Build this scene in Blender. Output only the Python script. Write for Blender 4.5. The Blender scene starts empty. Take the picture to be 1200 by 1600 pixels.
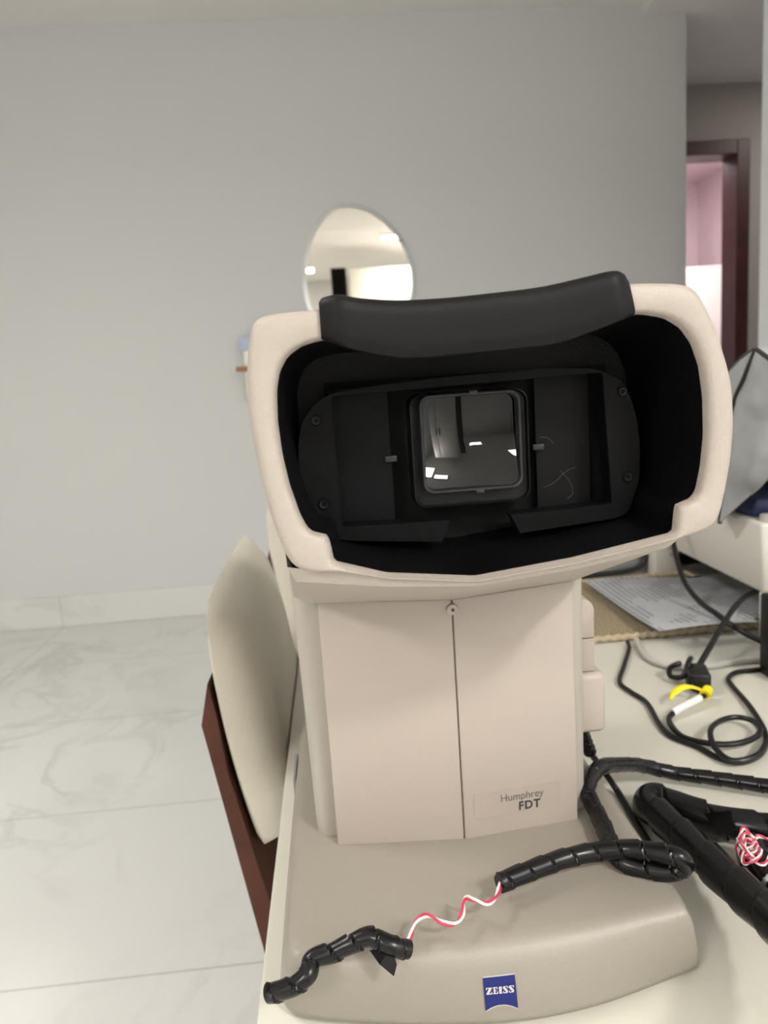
import bpy, bmesh, math, random
from mathutils import Vector, Matrix, noise
random.seed(7)
C = bpy.context.scene.collection
PI = math.pi

# ------------------------------------------------------------------ materials
def mat(name, col, rough=.5, metal=0., spec=.5, bump=0., bscale=200., var=0., vscale=6., coat=0., detail=3.):
    m = bpy.data.materials.new(name); m.use_nodes = True
    nt = m.node_tree; b = nt.nodes['Principled BSDF']
    b.inputs['Base Color'].default_value = (*col, 1); b.inputs['Roughness'].default_value = rough
    b.inputs['Metallic'].default_value = metal; b.inputs['Specular IOR Level'].default_value = spec
    b.inputs['Coat Weight'].default_value = coat
    tc = nt.nodes.new('ShaderNodeTexCoord')
    if bump:
        n = nt.nodes.new('ShaderNodeTexNoise'); n.inputs['Scale'].default_value = bscale; n.inputs['Detail'].default_value = detail
        nt.links.new(tc.outputs['Object'], n.inputs['Vector'])
        u = nt.nodes.new('ShaderNodeBump'); u.inputs['Strength'].default_value = bump; u.inputs['Distance'].default_value = .001
        nt.links.new(n.outputs['Fac'], u.inputs['Height']); nt.links.new(u.outputs['Normal'], b.inputs['Normal'])
    if var:
        n = nt.nodes.new('ShaderNodeTexNoise'); n.inputs['Scale'].default_value = vscale; n.inputs['Detail'].default_value = 4
        nt.links.new(tc.outputs['Object'], n.inputs['Vector'])
        r = nt.nodes.new('ShaderNodeValToRGB')
        r.color_ramp.elements[0].position = .3; r.color_ramp.elements[1].position = .7
        r.color_ramp.elements[0].color = (*[c*(1-var) for c in col], 1); r.color_ramp.elements[1].color = (*[min(1, c*(1+var)) for c in col], 1)
        nt.links.new(n.outputs['Fac'], r.inputs['Fac']); nt.links.new(r.outputs['Color'], b.inputs['Base Color'])
    return m

def emis(name, col, s):
    m = mat(name, col, .6); b = m.node_tree.nodes['Principled BSDF']
    b.inputs['Emission Color'].default_value = (*col, 1); b.inputs['Emission Strength'].default_value = s
    return m

M = {}
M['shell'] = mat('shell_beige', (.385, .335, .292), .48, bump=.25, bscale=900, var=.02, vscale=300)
M['panel'] = mat('panel_beige', (.41, .352, .308), .5, bump=.12, bscale=1400)
M['body'] = mat('body_beige', (.375, .340, .295), .5, bump=.12, bscale=1400)
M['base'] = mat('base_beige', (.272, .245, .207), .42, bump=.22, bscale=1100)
M['black'] = mat('black_plastic', (.005, .005, .0055), .42, spec=.25, bump=.1, bscale=900)
M['brow'] = mat('black_rubber', (.0065, .0058, .0062), .5, spec=.16, bump=.06, bscale=500)
M['liner'] = mat('black_liner', (.0028, .0028, .0032), .36, spec=.3, bump=.45, bscale=900)
M['deep'] = mat('deep_black', (.003, .003, .003), .75, spec=.2)
M['plate'] = mat('charcoal_plate', (.0036, .0036, .0040), .5, spec=.11, bump=.08, bscale=900)
M['slide'] = mat('slide_charcoal', (.0036, .0040, .0046), .5, spec=.11, bump=.04, bscale=600)
M['ring'] = mat('ring_grey', (.018, .018, .019), .4, spec=.4)
M['lens'] = mat('lens_glass', (.008, .0075, .007), .02, spec=.45)
M['wrap'] = mat('wrap_black', (.0045, .0045, .005), .26, spec=.33)
M['cord'] = mat('cord_black', (.007, .007, .0075), .38, spec=.35)
M['gcord'] = mat('cord_grey', (.45, .44, .41), .4)
M['red'] = mat('wire_red', (.55, .035, .09), .35)
M['white'] = mat('wire_white', (.8, .72, .70), .35)
M['yellow'] = mat('yellow_plastic', (.85, .70, .01), .4)
M['blue'] = mat('badge_blue', (.013, .020, .125), .4, spec=.3)
M['ink'] = mat('ink_dark', (.045, .04, .042), .5)
M['ink2'] = mat('ink_grey', (.12, .105, .10), .5)
M['badge'] = mat('badge_white', (.50, .47, .44), .5)
M['label'] = mat('label_greige', (.365, .31, .272), .38)
M['seam'] = mat('seam_dark', (.26, .22, .185), .7)
M['metal'] = mat('screw_metal', (.55, .52, .48), .3, metal=.8)
M['desk'] = mat('desk_lacquer', (.565, .55, .475), .26, coat=.35, var=.02, vscale=3)
M['deskedge'] = mat('desk_edge', (.60, .58, .52), .4)
M['wood'] = mat('dark_wood', (.075, .024, .013), .45, spec=.22, var=.3, vscale=14, bump=.1, bscale=60)
M['fabric'] = mat('cream_fabric', (.56, .52, .44), .9, spec=.15, bump=.6, bscale=700, var=.05, vscale=8)
M['wall'] = mat('wall_paint', (.665, .668, .655), .8, spec=.2, bump=.08, bscale=150)
M['wallw'] = mat('wall_white', (.88, .91, .92), .8, spec=.2)
M['corr'] = mat('corridor_paint', (.50, .46, .43), .8, spec=.2)
M['ceil'] = mat('ceiling_paint', (.86, .84, .815), .9, spec=.1)
M['housing'] = mat('housing_white', (.66, .63, .57), .45, bump=.1, bscale=900)
M['cover'] = mat('cover_grey', (.36, .375, .375), .5, var=.25, vscale=9)
M['pipe'] = mat('piping_black', (.015, .015, .016), .6)
M['navy'] = mat('navy_plastic', (.018, .028, .10), .45)
M['cab'] = mat('cabinet_white', (.82, .80, .74), .4)
M['frame'] = mat('door_wood', (.075, .022, .018), .4, var=.2, vscale=10)
M['pinkwall'] = mat('pink_wall', (.70, .58, .60), .7)
M['lamp'] = emis('lamp_diffuser', (1, .96, .90), 8.)
M['lamp2'] = emis('lamp_cool', (1, .93, .97), 26.)
M['mirror'] = mat('mirror_silver', (.72, .68, .62), .015, metal=1.)
M['mirror_edge'] = mat('mirror_bevel', (.90, .91, .92), .08, metal=1.)
M['grey'] = mat('hatch_grey', (.22, .22, .22), .6)
M['curtain'] = mat('dark_cloth', (.02, .022, .02), .9)

def marble():
    m = bpy.data.materials.new('marble_tile'); m.use_nodes = True; nt = m.node_tree; b = nt.nodes['Principled BSDF']
    N = nt.nodes.new; L = nt.links.new
    tc = N('ShaderNodeTexCoord')
    n1 = N('ShaderNodeTexNoise'); n1.inputs['Scale'].default_value = 1.7; n1.inputs['Detail'].default_value = 9; n1.inputs['Distortion'].default_value = 1.3
    n1.inputs['Roughness'].default_value = .62
    L(tc.outputs['Object'], n1.inputs['Vector'])
    a = N('ShaderNodeMath'); a.operation = 'SUBTRACT'; a.inputs[1].default_value = .5; L(n1.outputs['Fac'], a.inputs[0])
    ab = N('ShaderNodeMath'); ab.operation = 'ABSOLUTE'; L(a.outputs[0], ab.inputs[0])
    r = N('ShaderNodeValToRGB'); L(ab.outputs[0], r.inputs['Fac'])
    r.color_ramp.elements[0].position = 0; r.color_ramp.elements[0].color = (.585, .585, .565, 1)
    r.color_ramp.elements[1].position = .045; r.color_ramp.elements[1].color = (.71, .712, .69, 1)
    n2 = N('ShaderNodeTexNoise'); n2.inputs['Scale'].default_value = 1.1; n2.inputs['Detail'].default_value = 5
    L(tc.outputs['Object'], n2.inputs['Vector'])
    r2 = N('ShaderNodeValToRGB'); L(n2.outputs['Fac'], r2.inputs['Fac'])
    r2.color_ramp.elements[0].position = .42; r2.color_ramp.elements[0].color = (0, 0, 0, 1)
    r2.color_ramp.elements[1].position = .62; r2.color_ramp.elements[1].color = (1, 1, 1, 1)
    mx = N('ShaderNodeMix'); mx.data_type = 'RGBA'; mx.inputs[6].default_value = (.71, .712, .69, 1)
    L(r2.outputs['Color'], mx.inputs[0]); L(r.outputs['Color'], mx.inputs[7])
    # tile joints
    sp = N('ShaderNodeSeparateXYZ'); L(tc.outputs['Object'], sp.inputs[0])
    def joint(ax, off, per):
        ad = N('ShaderNodeMath'); ad.operation = 'ADD'; ad.inputs[1].default_value = -off + per*20; L(sp.outputs[ax], ad.inputs[0])
        mo = N('ShaderNodeMath'); mo.operation = 'MODULO'; mo.inputs[1].default_value = per; L(ad.outputs[0], mo.inputs[0])
        lt = N('ShaderNodeMath'); lt.operation = 'LESS_THAN'; lt.inputs[1].default_value = .005; L(mo.outputs[0], lt.inputs[0])
        return lt
    j1 = joint(1, 1.338, .64); j2 = joint(0, -1.50, 1.28)
    mxj = N('ShaderNodeMath'); mxj.operation = 'MAXIMUM'; L(j1.outputs[0], mxj.inputs[0]); L(j2.outputs[0], mxj.inputs[1])
    mj = N('ShaderNodeMix'); mj.data_type = 'RGBA'; mj.inputs[7].default_value = (.50, .50, .48, 1)
    L(mxj.outputs[0], mj.inputs[0]); L(mx.outputs[2], mj.inputs[6]); L(mj.outputs[2], b.inputs['Base Color'])
    b.inputs['Roughness'].default_value = .42; b.inputs['Specular IOR Level'].default_value = .4
    return m
M['marble'] = marble()

def paper():
    m = bpy.data.materials.new('printed_paper'); m.use_nodes = True; nt = m.node_tree; b = nt.nodes['Principled BSDF']
    N = nt.nodes.new; L = nt.links.new
    tc = N('ShaderNodeTexCoord'); sp = N('ShaderNodeSeparateXYZ'); L(tc.outputs['Object'], sp.inputs[0])
    mu = N('ShaderNodeMath'); mu.operation = 'MULTIPLY'; mu.inputs[1].default_value = 620.; L(sp.outputs[0], mu.inputs[0])
    si = N('ShaderNodeMath'); si.operation = 'SINE'; L(mu.outputs[0], si.inputs[0])
    gt = N('ShaderNodeMath'); gt.operation = 'GREATER_THAN'; gt.inputs[1].default_value = .1; L(si.outputs[0], gt.inputs[0])
    mp = N('ShaderNodeMapping'); mp.inputs['Scale'].default_value = (60, 260, 1); L(tc.outputs['Object'], mp.inputs[0])
    n = N('ShaderNodeTexNoise'); n.inputs['Scale'].default_value = 1; n.inputs['Detail'].default_value = 2; L(mp.outputs[0], n.inputs['Vector'])
    n3 = N('ShaderNodeTexNoise'); n3.inputs['Scale'].default_value = 14; L(tc.outputs['Object'], n3.inputs['Vector'])
    g2 = N('ShaderNodeMath'); g2.operation = 'GREATER_THAN'; g2.inputs[1].default_value = .47; L(n3.outputs['Fac'], g2.inputs[0])
    k = N('ShaderNodeMath'); k.operation = 'MULTIPLY'; L(gt.outputs[0], k.inputs[0]); L(n.outputs['Fac'], k.inputs[1])
    k2 = N('ShaderNodeMath'); k2.operation = 'MULTIPLY'; L(k.outputs[0], k2.inputs[0]); L(g2.outputs[0], k2.inputs[1])
    mx = N('ShaderNodeMix'); mx.data_type = 'RGBA'; mx.inputs[6].default_value = (.72, .74, .78, 1); mx.inputs[7].default_value = (.16, .16, .17, 1)
    L(k2.outputs[0], mx.inputs[0]); L(mx.outputs[2], b.inputs['Base Color']); b.inputs['Roughness'].default_value = .55
    return m
M['paper'] = paper()

def woven():
    m = mat('woven_straw', (.46, .36, .22), .85, spec=.1); nt = m.node_tree; b = nt.nodes['Principled BSDF']
    N = nt.nodes.new; L = nt.links.new
    tc = N('ShaderNodeTexCoord'); w = N('ShaderNodeTexWave'); w.inputs['Scale'].default_value = 60; w.inputs['Distortion'].default_value = 6
    w.inputs['Detail'].default_value = 2; L(tc.outputs['Object'], w.inputs['Vector'])
    r = N('ShaderNodeValToRGB'); r.color_ramp.elements[0].color = (.20, .155, .10, 1); r.color_ramp.elements[1].color = (.40, .33, .22, 1)
    L(w.outputs['Fac'], r.inputs['Fac']); L(r.outputs['Color'], b.inputs['Base Color'])
    u = N('ShaderNodeBump'); u.inputs['Strength'].default_value = .8; u.inputs['Distance'].default_value = .002
    L(w.outputs['Fac'], u.inputs['Height']); L(u.outputs['Normal'], b.inputs['Normal'])
    return m
M['straw'] = woven()

# ------------------------------------------------------------------ object helpers
def obj(name, bm, m, parent=None, smooth=True, angle=35):
    """link a bmesh as ONE mesh object; parts keep the coordinates of their thing"""
    bmesh.ops.recalc_face_normals(bm, faces=bm.faces[:])
    me = bpy.data.meshes.new(name); bm.to_mesh(me); bm.free()
    mats = m if isinstance(m, (list, tuple)) else [m]
    for k in mats: me.materials.append(k)
    if smooth:
        me.polygons.foreach_set('use_smooth', [True]*len(me.polygons))
        me.set_sharp_from_angle(angle=math.radians(angle))
    o = bpy.data.objects.new(name, me); C.objects.link(o)
    if parent is not None: o.parent = parent
    return o

def rebase(o, loc):
    """move the origin of a one-mesh thing to loc without moving its surface"""
    o.data.transform(Matrix.Translation(-Vector(loc))); o.location = loc
    return o

def tag(o, label=None, cat=None, group=None, kind=None):
    if label: o['label'] = label
    if cat: o['category'] = cat
    if group: o['group'] = group
    if kind: o['kind'] = kind
    return o

def thing(name, label, cat, loc=(0, 0, 0), group=None):
    o = bpy.data.objects.new(name, None); C.objects.link(o); o.location = loc; o.empty_display_size = .05
    return tag(o, label, cat, group)

def struct(name, bm, m, smooth=False, parent=None):
    o = obj(name, bm, m, parent, smooth)
    if parent is None: o['kind'] = 'structure'
    return o

def bx(bm, x0, x1, y0, y1, z0, z1, bev=0., seg=2):
    r = bmesh.ops.create_cube(bm, size=1.)
    vs = r['verts']
    for v in vs:
        v.co = Vector((x0+(v.co.x+.5)*(x1-x0), y0+(v.co.y+.5)*(y1-y0), z0+(v.co.z+.5)*(z1-z0)))
    if bev:
        es = list({e for v in vs for e in v.link_edges})
        bmesh.ops.bevel(bm, geom=es, offset=bev, segments=seg, affect='EDGES', profile=.5)
    return bm

def box(*a, **k): return bx(bmesh.new(), *a, **k)

def loft(rings, cap0=True, cap1=True, bm=None, closed=True):
    bm = bm or bmesh.new(); R = [[bm.verts.new(p) for p in r] for r in rings]
    n = len(rings[0])
    for a, b in zip(R, R[1:]):
        for i in range(n if closed else n-1):
            j = (i+1) % n; bm.faces.new((a[i], a[j], b[j], b[i]))
    if cap0: bm.faces.new(R[0][::-1])
    if cap1: bm.faces.new(R[-1])
    return bm

def chaikin(p, it=2):
    for _ in range(it):
        q = []
        for i in range(len(p)):
            a, b = Vector(p[i]), Vector(p[(i+1) % len(p)]); q += [a*.75+b*.25, a*.25+b*.75]
        p = q
    return p

def dense(p, step):
    q = []
    for i in range(len(p)):
        a, b = Vector(p[i]), Vector(p[(i+1) % len(p)]); n = max(1, round((b-a).length/step))
        q += [a.lerp(b, k/n) for k in range(n)]
    return q

def polar(poly, c, ang):
    d = Vector((math.cos(ang), math.sin(ang))); best = None
    for i in range(len(poly)):
        a = poly[i]-c; b = poly[(i+1) % len(poly)]-c; e = b-a
        den = d.x*e.y-d.y*e.x
        if abs(den) < 1e-12: continue
        t = (a.x*e.y-a.y*e.x)/den; s = (a.x*d.y-a.y*d.x)/den
        if t > 0 and -1e-6 <= s <= 1+1e-6 and (best is None or t > best): best = t
    return c+d*best

def spline(pts, n):
    """Catmull-Rom through pts, n samples per span"""
    P = [Vector(p) for p in pts]; P = [P[0]*2-P[1]]+P+[P[-1]*2-P[-2]]; out = []
    for i in range(1, len(P)-2):
        a, b, c, d = P[i-1:i+3]
        for k in range(n):
            t = k/n
            out.append(.5*((2*b)+(c-a)*t+(2*a-5*b+4*c-d)*t*t+(3*b-a-3*c+d)*t**3))
    out.append(P[-2]); return out

def resample(p, step):
    L = [0]
    for a, b in zip(p, p[1:]): L.append(L[-1]+(b-a).length)
    n = max(2, int(L[-1]/step)); out = []; i = 0
    for k in range(n+1):
        s = L[-1]*k/n
        while i < len(L)-2 and L[i+1] < s: i += 1
        t = (s-L[i])/max(1e-9, L[i+1]-L[i]); out.append(p[i].lerp(p[i+1], t))
    return out, L[-1]/n

def frames(p):
    T = [(p[min(i+1, len(p)-1)]-p[max(i-1, 0)]).normalized() for i in range(len(p))]
    u = T[0].orthogonal().normalized(); out = []
    for t in T:
        u = (u-t*u.dot(t)).normalized(); out.append((t, u, t.cross(u)))
    return out

def tube(pts, r, step=.003, seg=10, bm=None, smooth=8):
    """round cord along a smoothed path; r is a number or r(s in metres, angle)"""
    bm = bm or bmesh.new()
    p, st = resample(spline(pts, smooth) if smooth else [Vector(q) for q in pts], step); rings = []
    for i, (q, (t, u, v)) in enumerate(zip(p, frames(p))):
        ring = []
        for k in range(seg):
            a = 2*PI*k/seg; rr = r(i*st, a) if callable(r) else r
            ring.append(q+(u*math.cos(a)+v*math.sin(a))*rr)
        rings.append(ring)
    return loft(rings, bm=bm)

def wrap(pts, R, pitch, depth=.16, seg=20, jitter=0., bm=None):
    """flat plastic ribbon wound into a tube: the radius steps where each turn overlaps the last"""
    def r(s, a):
        f = s/pitch - a/(2*PI); k = math.floor(f); f -= k
        w = 1+depth*(f-.5)
        if f < .07: w = .80
        if jitter: w += jitter*noise.noise(Vector((k*3.7, 1.3, a*.4)))
        return R*w
    return tube(pts, r, step=pitch/26, seg=seg, bm=bm)

def helix_path(pts, rad, pitch, ph, step=.0012):
    p, st = resample(spline(pts, 10), step); out = []
    for i, (q, (t, u, v)) in enumerate(zip(p, frames(p))):
        a = 2*PI*i*st/pitch+ph; out.append(q+(u*math.cos(a)+v*math.sin(a))*rad)
    return out

def prism(poly, f0, f1, bev=0., seg=2, bm=None):
    """polygon [(a,b)] swept between two mapping functions"""
    bm = bm or bmesh.new()
    a = [bm.verts.new(f0(*p)) for p in poly]; b = [bm.verts.new(f1(*p)) for p in poly]; n = len(poly)
    fa = bm.faces.new(a[::-1]); fb = bm.faces.new(b)
    for i in range(n): bm.faces.new((a[i], a[(i+1) % n], b[(i+1) % n], b[i]))
    if bev:
        es = [e for e in fa.edges]
        bmesh.ops.bevel(bm, geom=es, offset=bev, segments=seg, affect='EDGES', profile=.5)
    return bm

def xz(y): return lambda a, b: (a, y, b)
def xy(z): return lambda a, b: (a, b, z)

def rrect(x0, x1, z0, z1, r, n=5):
    out = []
    for cx, cz, a0 in ((x1-r, z1-r, 0), (x0+r, z1-r, 90), (x0+r, z0+r, 180), (x1-r, z0+r, 270)):
        for k in range(n+1):
            a = math.radians(a0+90*k/n); out.append((cx+r*math.cos(a), cz+r*math.sin(a)))
    return out

def text_bm(body, size, f, align='LEFT', bold=0., shear=0.):
    """lettering built from the built-in font, mapped onto a surface by f(u, v)"""
    cu = bpy.data.curves.new('t', 'FONT'); cu.body = body; cu.size = size; cu.align_x = align; cu.offset = bold; cu.shear = shear; cu.space_character = 1.14 if bold else 1.
    cu.resolution_u = 4
    o = bpy.data.objects.new('t', cu); C.objects.link(o)
    dg = bpy.context.evaluated_depsgraph_get(); me = bpy.data.meshes.new_from_object(o.evaluated_get(dg))
    bm = bmesh.new(); bm.from_mesh(me)
    for v in bm.verts: v.co = Vector(f(v.co.x, v.co.y))
    C.objects.unlink(o); bpy.data.objects.remove(o); bpy.data.curves.remove(cu); bpy.data.meshes.remove(me)
    return bm

# ------------------------------------------------------------------ camera
cd = bpy.data.cameras.new('camera'); cam = bpy.data.objects.new('camera', cd); C.objects.link(cam)
X = Vector((.9951, -.0723, -.0676)); Z = -Vector((.0602, .9842, -.1664))
X.normalize(); Z = (Z-X*Z.dot(X)).normalized(); Y = Z.cross(X)
m4 = Matrix((X, Y, Z)).transposed().to_4x4(); m4.translation = (0, 0, 1.13); cam.matrix_world = m4
cd.sensor_fit = 'VERTICAL'; cd.sensor_height = 36.; cd.lens = 36.*1150/1600; cd.clip_start = .02
cd.dof.use_dof = True; cd.dof.focus_distance = .46; cd.dof.aperture_fstop = 10.
bpy.context.scene.camera = cam

# ------------------------------------------------------------------ the setting
H = 2.89; WY = 3.86; BY = -4.6; LX = -3.0; RX = 1.78
struct('floor', box(LX-.1, 4.2, BY-.1, 7.2, -.1, 0), M['marble'])
struct('ceiling', box(LX-.1, 4.2, BY-.1, 5.0, H, H+.1), M['ceil'])
struct('wall_back', box(LX, 1.894, WY, WY+.12, 0, H), M['wall'])
struct('trim_1', box(1.67, 4.1, 2.6, 4.77, 2.845, H-.001), M['ceil'])                  # lowered corridor ceiling
struct('wall_left', box(LX-.1, LX, BY, WY+.12, 0, H), M['wall'])
struct('wall_right', box(RX, RX+.14, BY, 3.0, 0, 2.845), M['wallw'])
struct('wall_front', box(LX, RX, BY-.1, BY, 0, H), M['wall'])
struct('baseboard_back', box(LX, 1.894, WY-.012, WY, 0.001, .165, bev=.002), M['marble'])
# corridor beyond the wall's end, with a tall doorway into a bright room
cw = bmesh.new(); bx(cw, 2.74, 4.1, 4.77, 4.9, 0, 2.845); bx(cw, 1.2, 2.0, 4.77, 4.9, 0, 2.845); bx(cw, 2.0, 2.74, 4.77, 4.9, 2.50, 2.845)
struct('wall_corridor', cw, M['corr'])
struct('wall_corridor_end', box(4.1, 4.2, 2.6, 4.9, 0, 2.845), M['corr'])
fr = bmesh.new(); bx(fr, 2.66, 2.745, 4.745, 4.93, 0, 2.51, bev=.004); bx(fr, 1.995, 2.08, 4.745, 4.93, 0, 2.51, bev=.004); bx(fr, 2.08, 2.66, 4.745, 4.93, 2.425, 2.51, bev=.004)
struct('door_1', fr, M['frame'])
rm = bmesh.new(); bx(rm, 1.0, 4.1, 7.0, 7.1, 0, 2.8); bx(rm, 1.0, 1.1, 4.9, 7.0, 0, 2.8); bx(rm, 3.55, 3.65, 4.9, 7.0, 0, 2.8); bx(rm, 1.0, 4.1, 4.9, 7.1, 2.8, 2.9)
struct('wall_far_room', rm, M['pinkwall'])
fl = thing('ceiling_light', 'bright ceiling panel light in the far room beyond the doorway', 'ceiling light', (2.6, 5.45, 2.74))
obj('diffuser', box(-.35, .35, -.35, .35, 0, .03), M['lamp2'], fl); obj('frame', box(-.37, .37, -.37, .37, .03, .058), M['cab'], fl)
wd = thing('white_cupboard', 'pale cupboard in the bright room seen through the brown doorway', 'cupboard', (3.0, 6.4, 0))
obj('carcass', box(-.55, .5, -.2, .25, 0, 1.95, bev=.006), M['cab'], wd)
for s in (-1, 1):
    dr = obj('cupboard_door', box(-.525 if s < 0 else .0, -.005 if s < 0 else .48, -.22, -.2, .06, 1.93, bev=.004), M['cab'], wd)
    obj('handle', box(-.05 if s < 0 else .03, -.035 if s < 0 else .045, -.25, -.22, .95, 1.2, bev=.003), M['metal'], dr)

# ceiling lights of the room (above and behind the viewpoint), plus unseen added fill panels
def ceiling_light(x, y, lx, ly, label, power, spread=140, col=(1, .965, .92)):
    t = thing('ceiling_light', label, 'ceiling light', (x, y, (H if x < 2 else 2.844)-.03), 'recessed ceiling panels')
    obj('diffuser', box(-lx/2, lx/2, -ly/2, ly/2, 0, .012), M['lamp'], t)
    obj('frame', box(-lx/2-.015, lx/2+.015, -ly/2-.015, ly/2+.015, .012, .0295), M['cab'], t)
    ld = bpy.data.lights.new('panel_light', 'AREA'); ld.shape = 'RECTANGLE'; ld.size = lx; ld.size_y = ly
    ld.energy = power; ld.spread = math.radians(spread); ld.color = col
    lo = bpy.data.objects.new('panel_light', ld); C.objects.link(lo); lo.parent = t; lo.location = (0, 0, -.004)
ceiling_light(1.42, -1.5, .35, .35, 'square white panel light nearest the right wall', 84, 165)
ceiling_light(.95, -1.35, .40, .12, 'slim white strip light in front of the tall white cabinet', 6, 180)
ceiling_light(-1.55, 1.0, .6, .6, 'square white panel light over the open floor left of the desk', 26, 160)
ceiling_light(-1.9, -2.1, .75, .75, 'largest panel light, unseen and added behind the viewpoint to fill wall and floor', 85, 160)  # added soft fill, no known fixture: lifts the grey wall and floor
ceiling_light(-.4, -3.4, .6, .3, 'white panel light furthest from the grey wall', 22, 180)
ceiling_light(3.3, 3.9, .4, .4, 'unseen panel light added beyond the right wall to brighten the corridor', 7, 180)  # added lamp hidden past the right wall, only brightens the dim corridor

# tall cabinet and dark curtain behind the viewpoint (seen in the mirror)
wc = thing('tall_cabinet', 'tall cream white cabinet reflected in the wall mirror', 'cabinet', (.78, -2.1, 0))
obj('carcass', box(-.43, .43, -.25, .2, 0, 2.62, bev=.006), M['cab'], wc)
for x0, x1, hx in ((-.42, .17, .10), (.18, .42, .21)):
    d_ = obj('cabinet_door', box(x0, x1, .2, .218, .05, 2.60, bev=.003), M['cab'], wc)
    obj('handle', box(hx, hx+.012, .218, .25, 1.6, 1.85, bev=.002), M['metal'], d_)
cur = bmesh.new(); rows = []
for k in range(25):
    z = .05+2.65*k/24
    rows.append([(.13+.2*i/24, -2.3+.025*math.sin(i*1.3+.3*math.sin(z*2)), z) for i in range(25)])
loft(rows, False, False, bm=cur, closed=False)
bmesh.ops.solidify(cur, geom=cur.faces[:], thickness=.004)
tag(rebase(obj('dark_curtain', cur, M['curtain']), (.23, -2.3, .05)), 'dark curtain hanging beside the tall white cabinet in the mirror reflection', 'curtain')

# ------------------------------------------------------------------ mirror on the wall
mp = [(-.0942, 1.6705), (-.0745, 1.7904), (-.0345, 1.8932), (.0349, 1.9787), (.0845, 2.0146), (.130, 2.0215), (.1784, 2.0188), (.2550, 1.9971), (.3448, 1.9329),
      (.4178, 1.8389), (.4588, 1.7305), (.4660, 1.6382), (.4549, 1.5617), (.42, 1.46), (.35, 1.375), (.25, 1.325), (.14, 1.31), (.04, 1.345), (-.04, 1.43), (-.0852, 1.5537)]
mp = [Vector((x*1.021, 1.13+(z-1.13)*1.021)) for x, z in mp]
mp = chaikin(mp, 3)
mc = sum(mp, Vector((0, 0)))/len(mp)
mt = thing('wall_mirror', 'pebble-shaped mirror with a shiny slanted border hanging on the grey wall', 'mirror', (mc.x, WY-.002, mc.y))
def ml(s, y): return [((p.x-mc.x)*s, y, (p.y-mc.y)*s) for p in mp]
obj('bevelled_edge', loft([ml(1, 0), ml(1, -.012), ml(.93, -.019)], False, False), M['mirror_edge'], mt, angle=20)
obj('mirror_glass', loft([ml(.93, -.019), ml(.5, -.019)], False, True), M['mirror'], mt)

# small holder on the wall, peeking out left of the instrument
wh = thing('wall_holder', 'small wall-mounted holder half hidden by the left rim of the instrument', 'wall holder', (-.33, WY, 1.1))
obj('body', box(-.085, .06, -.10, 0, .02, .27, bev=.012), M['cab'], wh)
obj('top_cap', box(-.10, .06, -.105, -.001, .255, .32, bev=.008), mat('pale_blue', (.45, .52, .66), .4), wh)
obj('wooden_bar', box(-.125, .10, -.115, -.09, .155, .18, bev=.006), mat('warm_wood', (.35, .15, .07), .5), wh)

# ------------------------------------------------------------------ desk
DT = .73
dk = thing('desk', 'pale glossy cream desk under the beige instrument', 'desk', (.6, 1.0, 0))
obj('desk_top', box(-.68, .9, -.72, .85, DT-.035, DT, bev=.003), M['desk'], dk)
for x in (-.64, .86):
    for y in (-.68, .81):
        obj('leg', box(x-.03, x+.03, y-.03, y+.03, 0, DT-.0355, bev=.003), M['deskedge'], dk)
obj('apron', box(-.609, .829, .80, .82, .60, DT-.0355), M['deskedge'], dk)

# ------------------------------------------------------------------ chairs
def make_chair(label):
    t = thing('dining_chair', label, 'chair', (-.13, .95, 0), 'cream upholstered chairs beside the desk')
    hw = .20
    # padded back: raked cushion, thick below and thinning to a rounded top, both ends rounded
    rings = []
    for k in range(27):
        u = -1+2*k/26; y = hw*math.sin(u*PI/2); e = abs(math.sin(u*PI/2))
        sx = max(.03, (1-e**9)**.5); ring_ = []
        zt, zb = .925-.009*e**4-.022*e**28, .622+.010*e**4+.025*e**24
        def half(v): return (1-abs(2*v-.80)**2.6*.35)*min(1, (v/.05)**.5 if v > 0 else 0)*min(1, ((1-v)/.13)**.45 if v < 1 else 0)
        def rear(v): return .010-.066*v+.032*v*v
        vs_ = [i/22 for i in range(23)]
        for v in vs_: ring_.append((rear(v)+.007+half(v)*.050*sx+.0002, y, zb+(zt-zb)*v))
        for v in vs_[::-1]: ring_.append((rear(v)+.007-half(v)*.007*sx-.0002, y, zb+(zt-zb)*v))
        rings.append(ring_)
    obj('back_cushion', loft(rings), M['fabric'], t, angle=60)
    # wooden back board behind the cushion, raked, down to below seat height
    poly = [(-.0335, .79), (-.0225, .836), (-.017, .80), (-.011, .73), (.008, .63), (.034, .50), (.045, .40), (.018, .40), (.006, .52)]
    bd = prism(poly, lambda a, b: (a, -hw-.004, b), lambda a, b: (a, hw+.004, b)); obj('back_board', bd, M['wood'], t, angle=20)
    for s in (-1, 1):
        lg = [(.045, .41), (.016, .41), (.012, .20), (-.03, 0), (.0, 0), (.042, .20)]
        obj('leg', prism(lg, lambda a, b: (a, s*.195-.018, b), lambda a, b: (a, s*.195+.018, b)), M['wood'], t)
        obj('leg', box(.385, .42, s*.185-.018, s*.185+.018, 0, .41, bev=.003), M['wood'], t)
    obj('seat_frame', box(.02, .43, -.205, .205, .38, .43, bev=.004), M['wood'], t)
    obj('seat', box(.025, .45, -.215, .215, .431, .50, bev=.025, seg=4), M['fabric'], t)
    return t
ch = make_chair('cream upholstered chair with dark wooden back board, nearest, tucked under the desk\'s left edge')
def copy_thing(r, loc, rz, label):
    c = r.copy(); C.objects.link(c); c.location = loc; c.rotation_euler = (0, 0, rz); c['label'] = label
    for k in r.children:
        d = k.copy(); C.objects.link(d); d.parent = c
    return c
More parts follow.
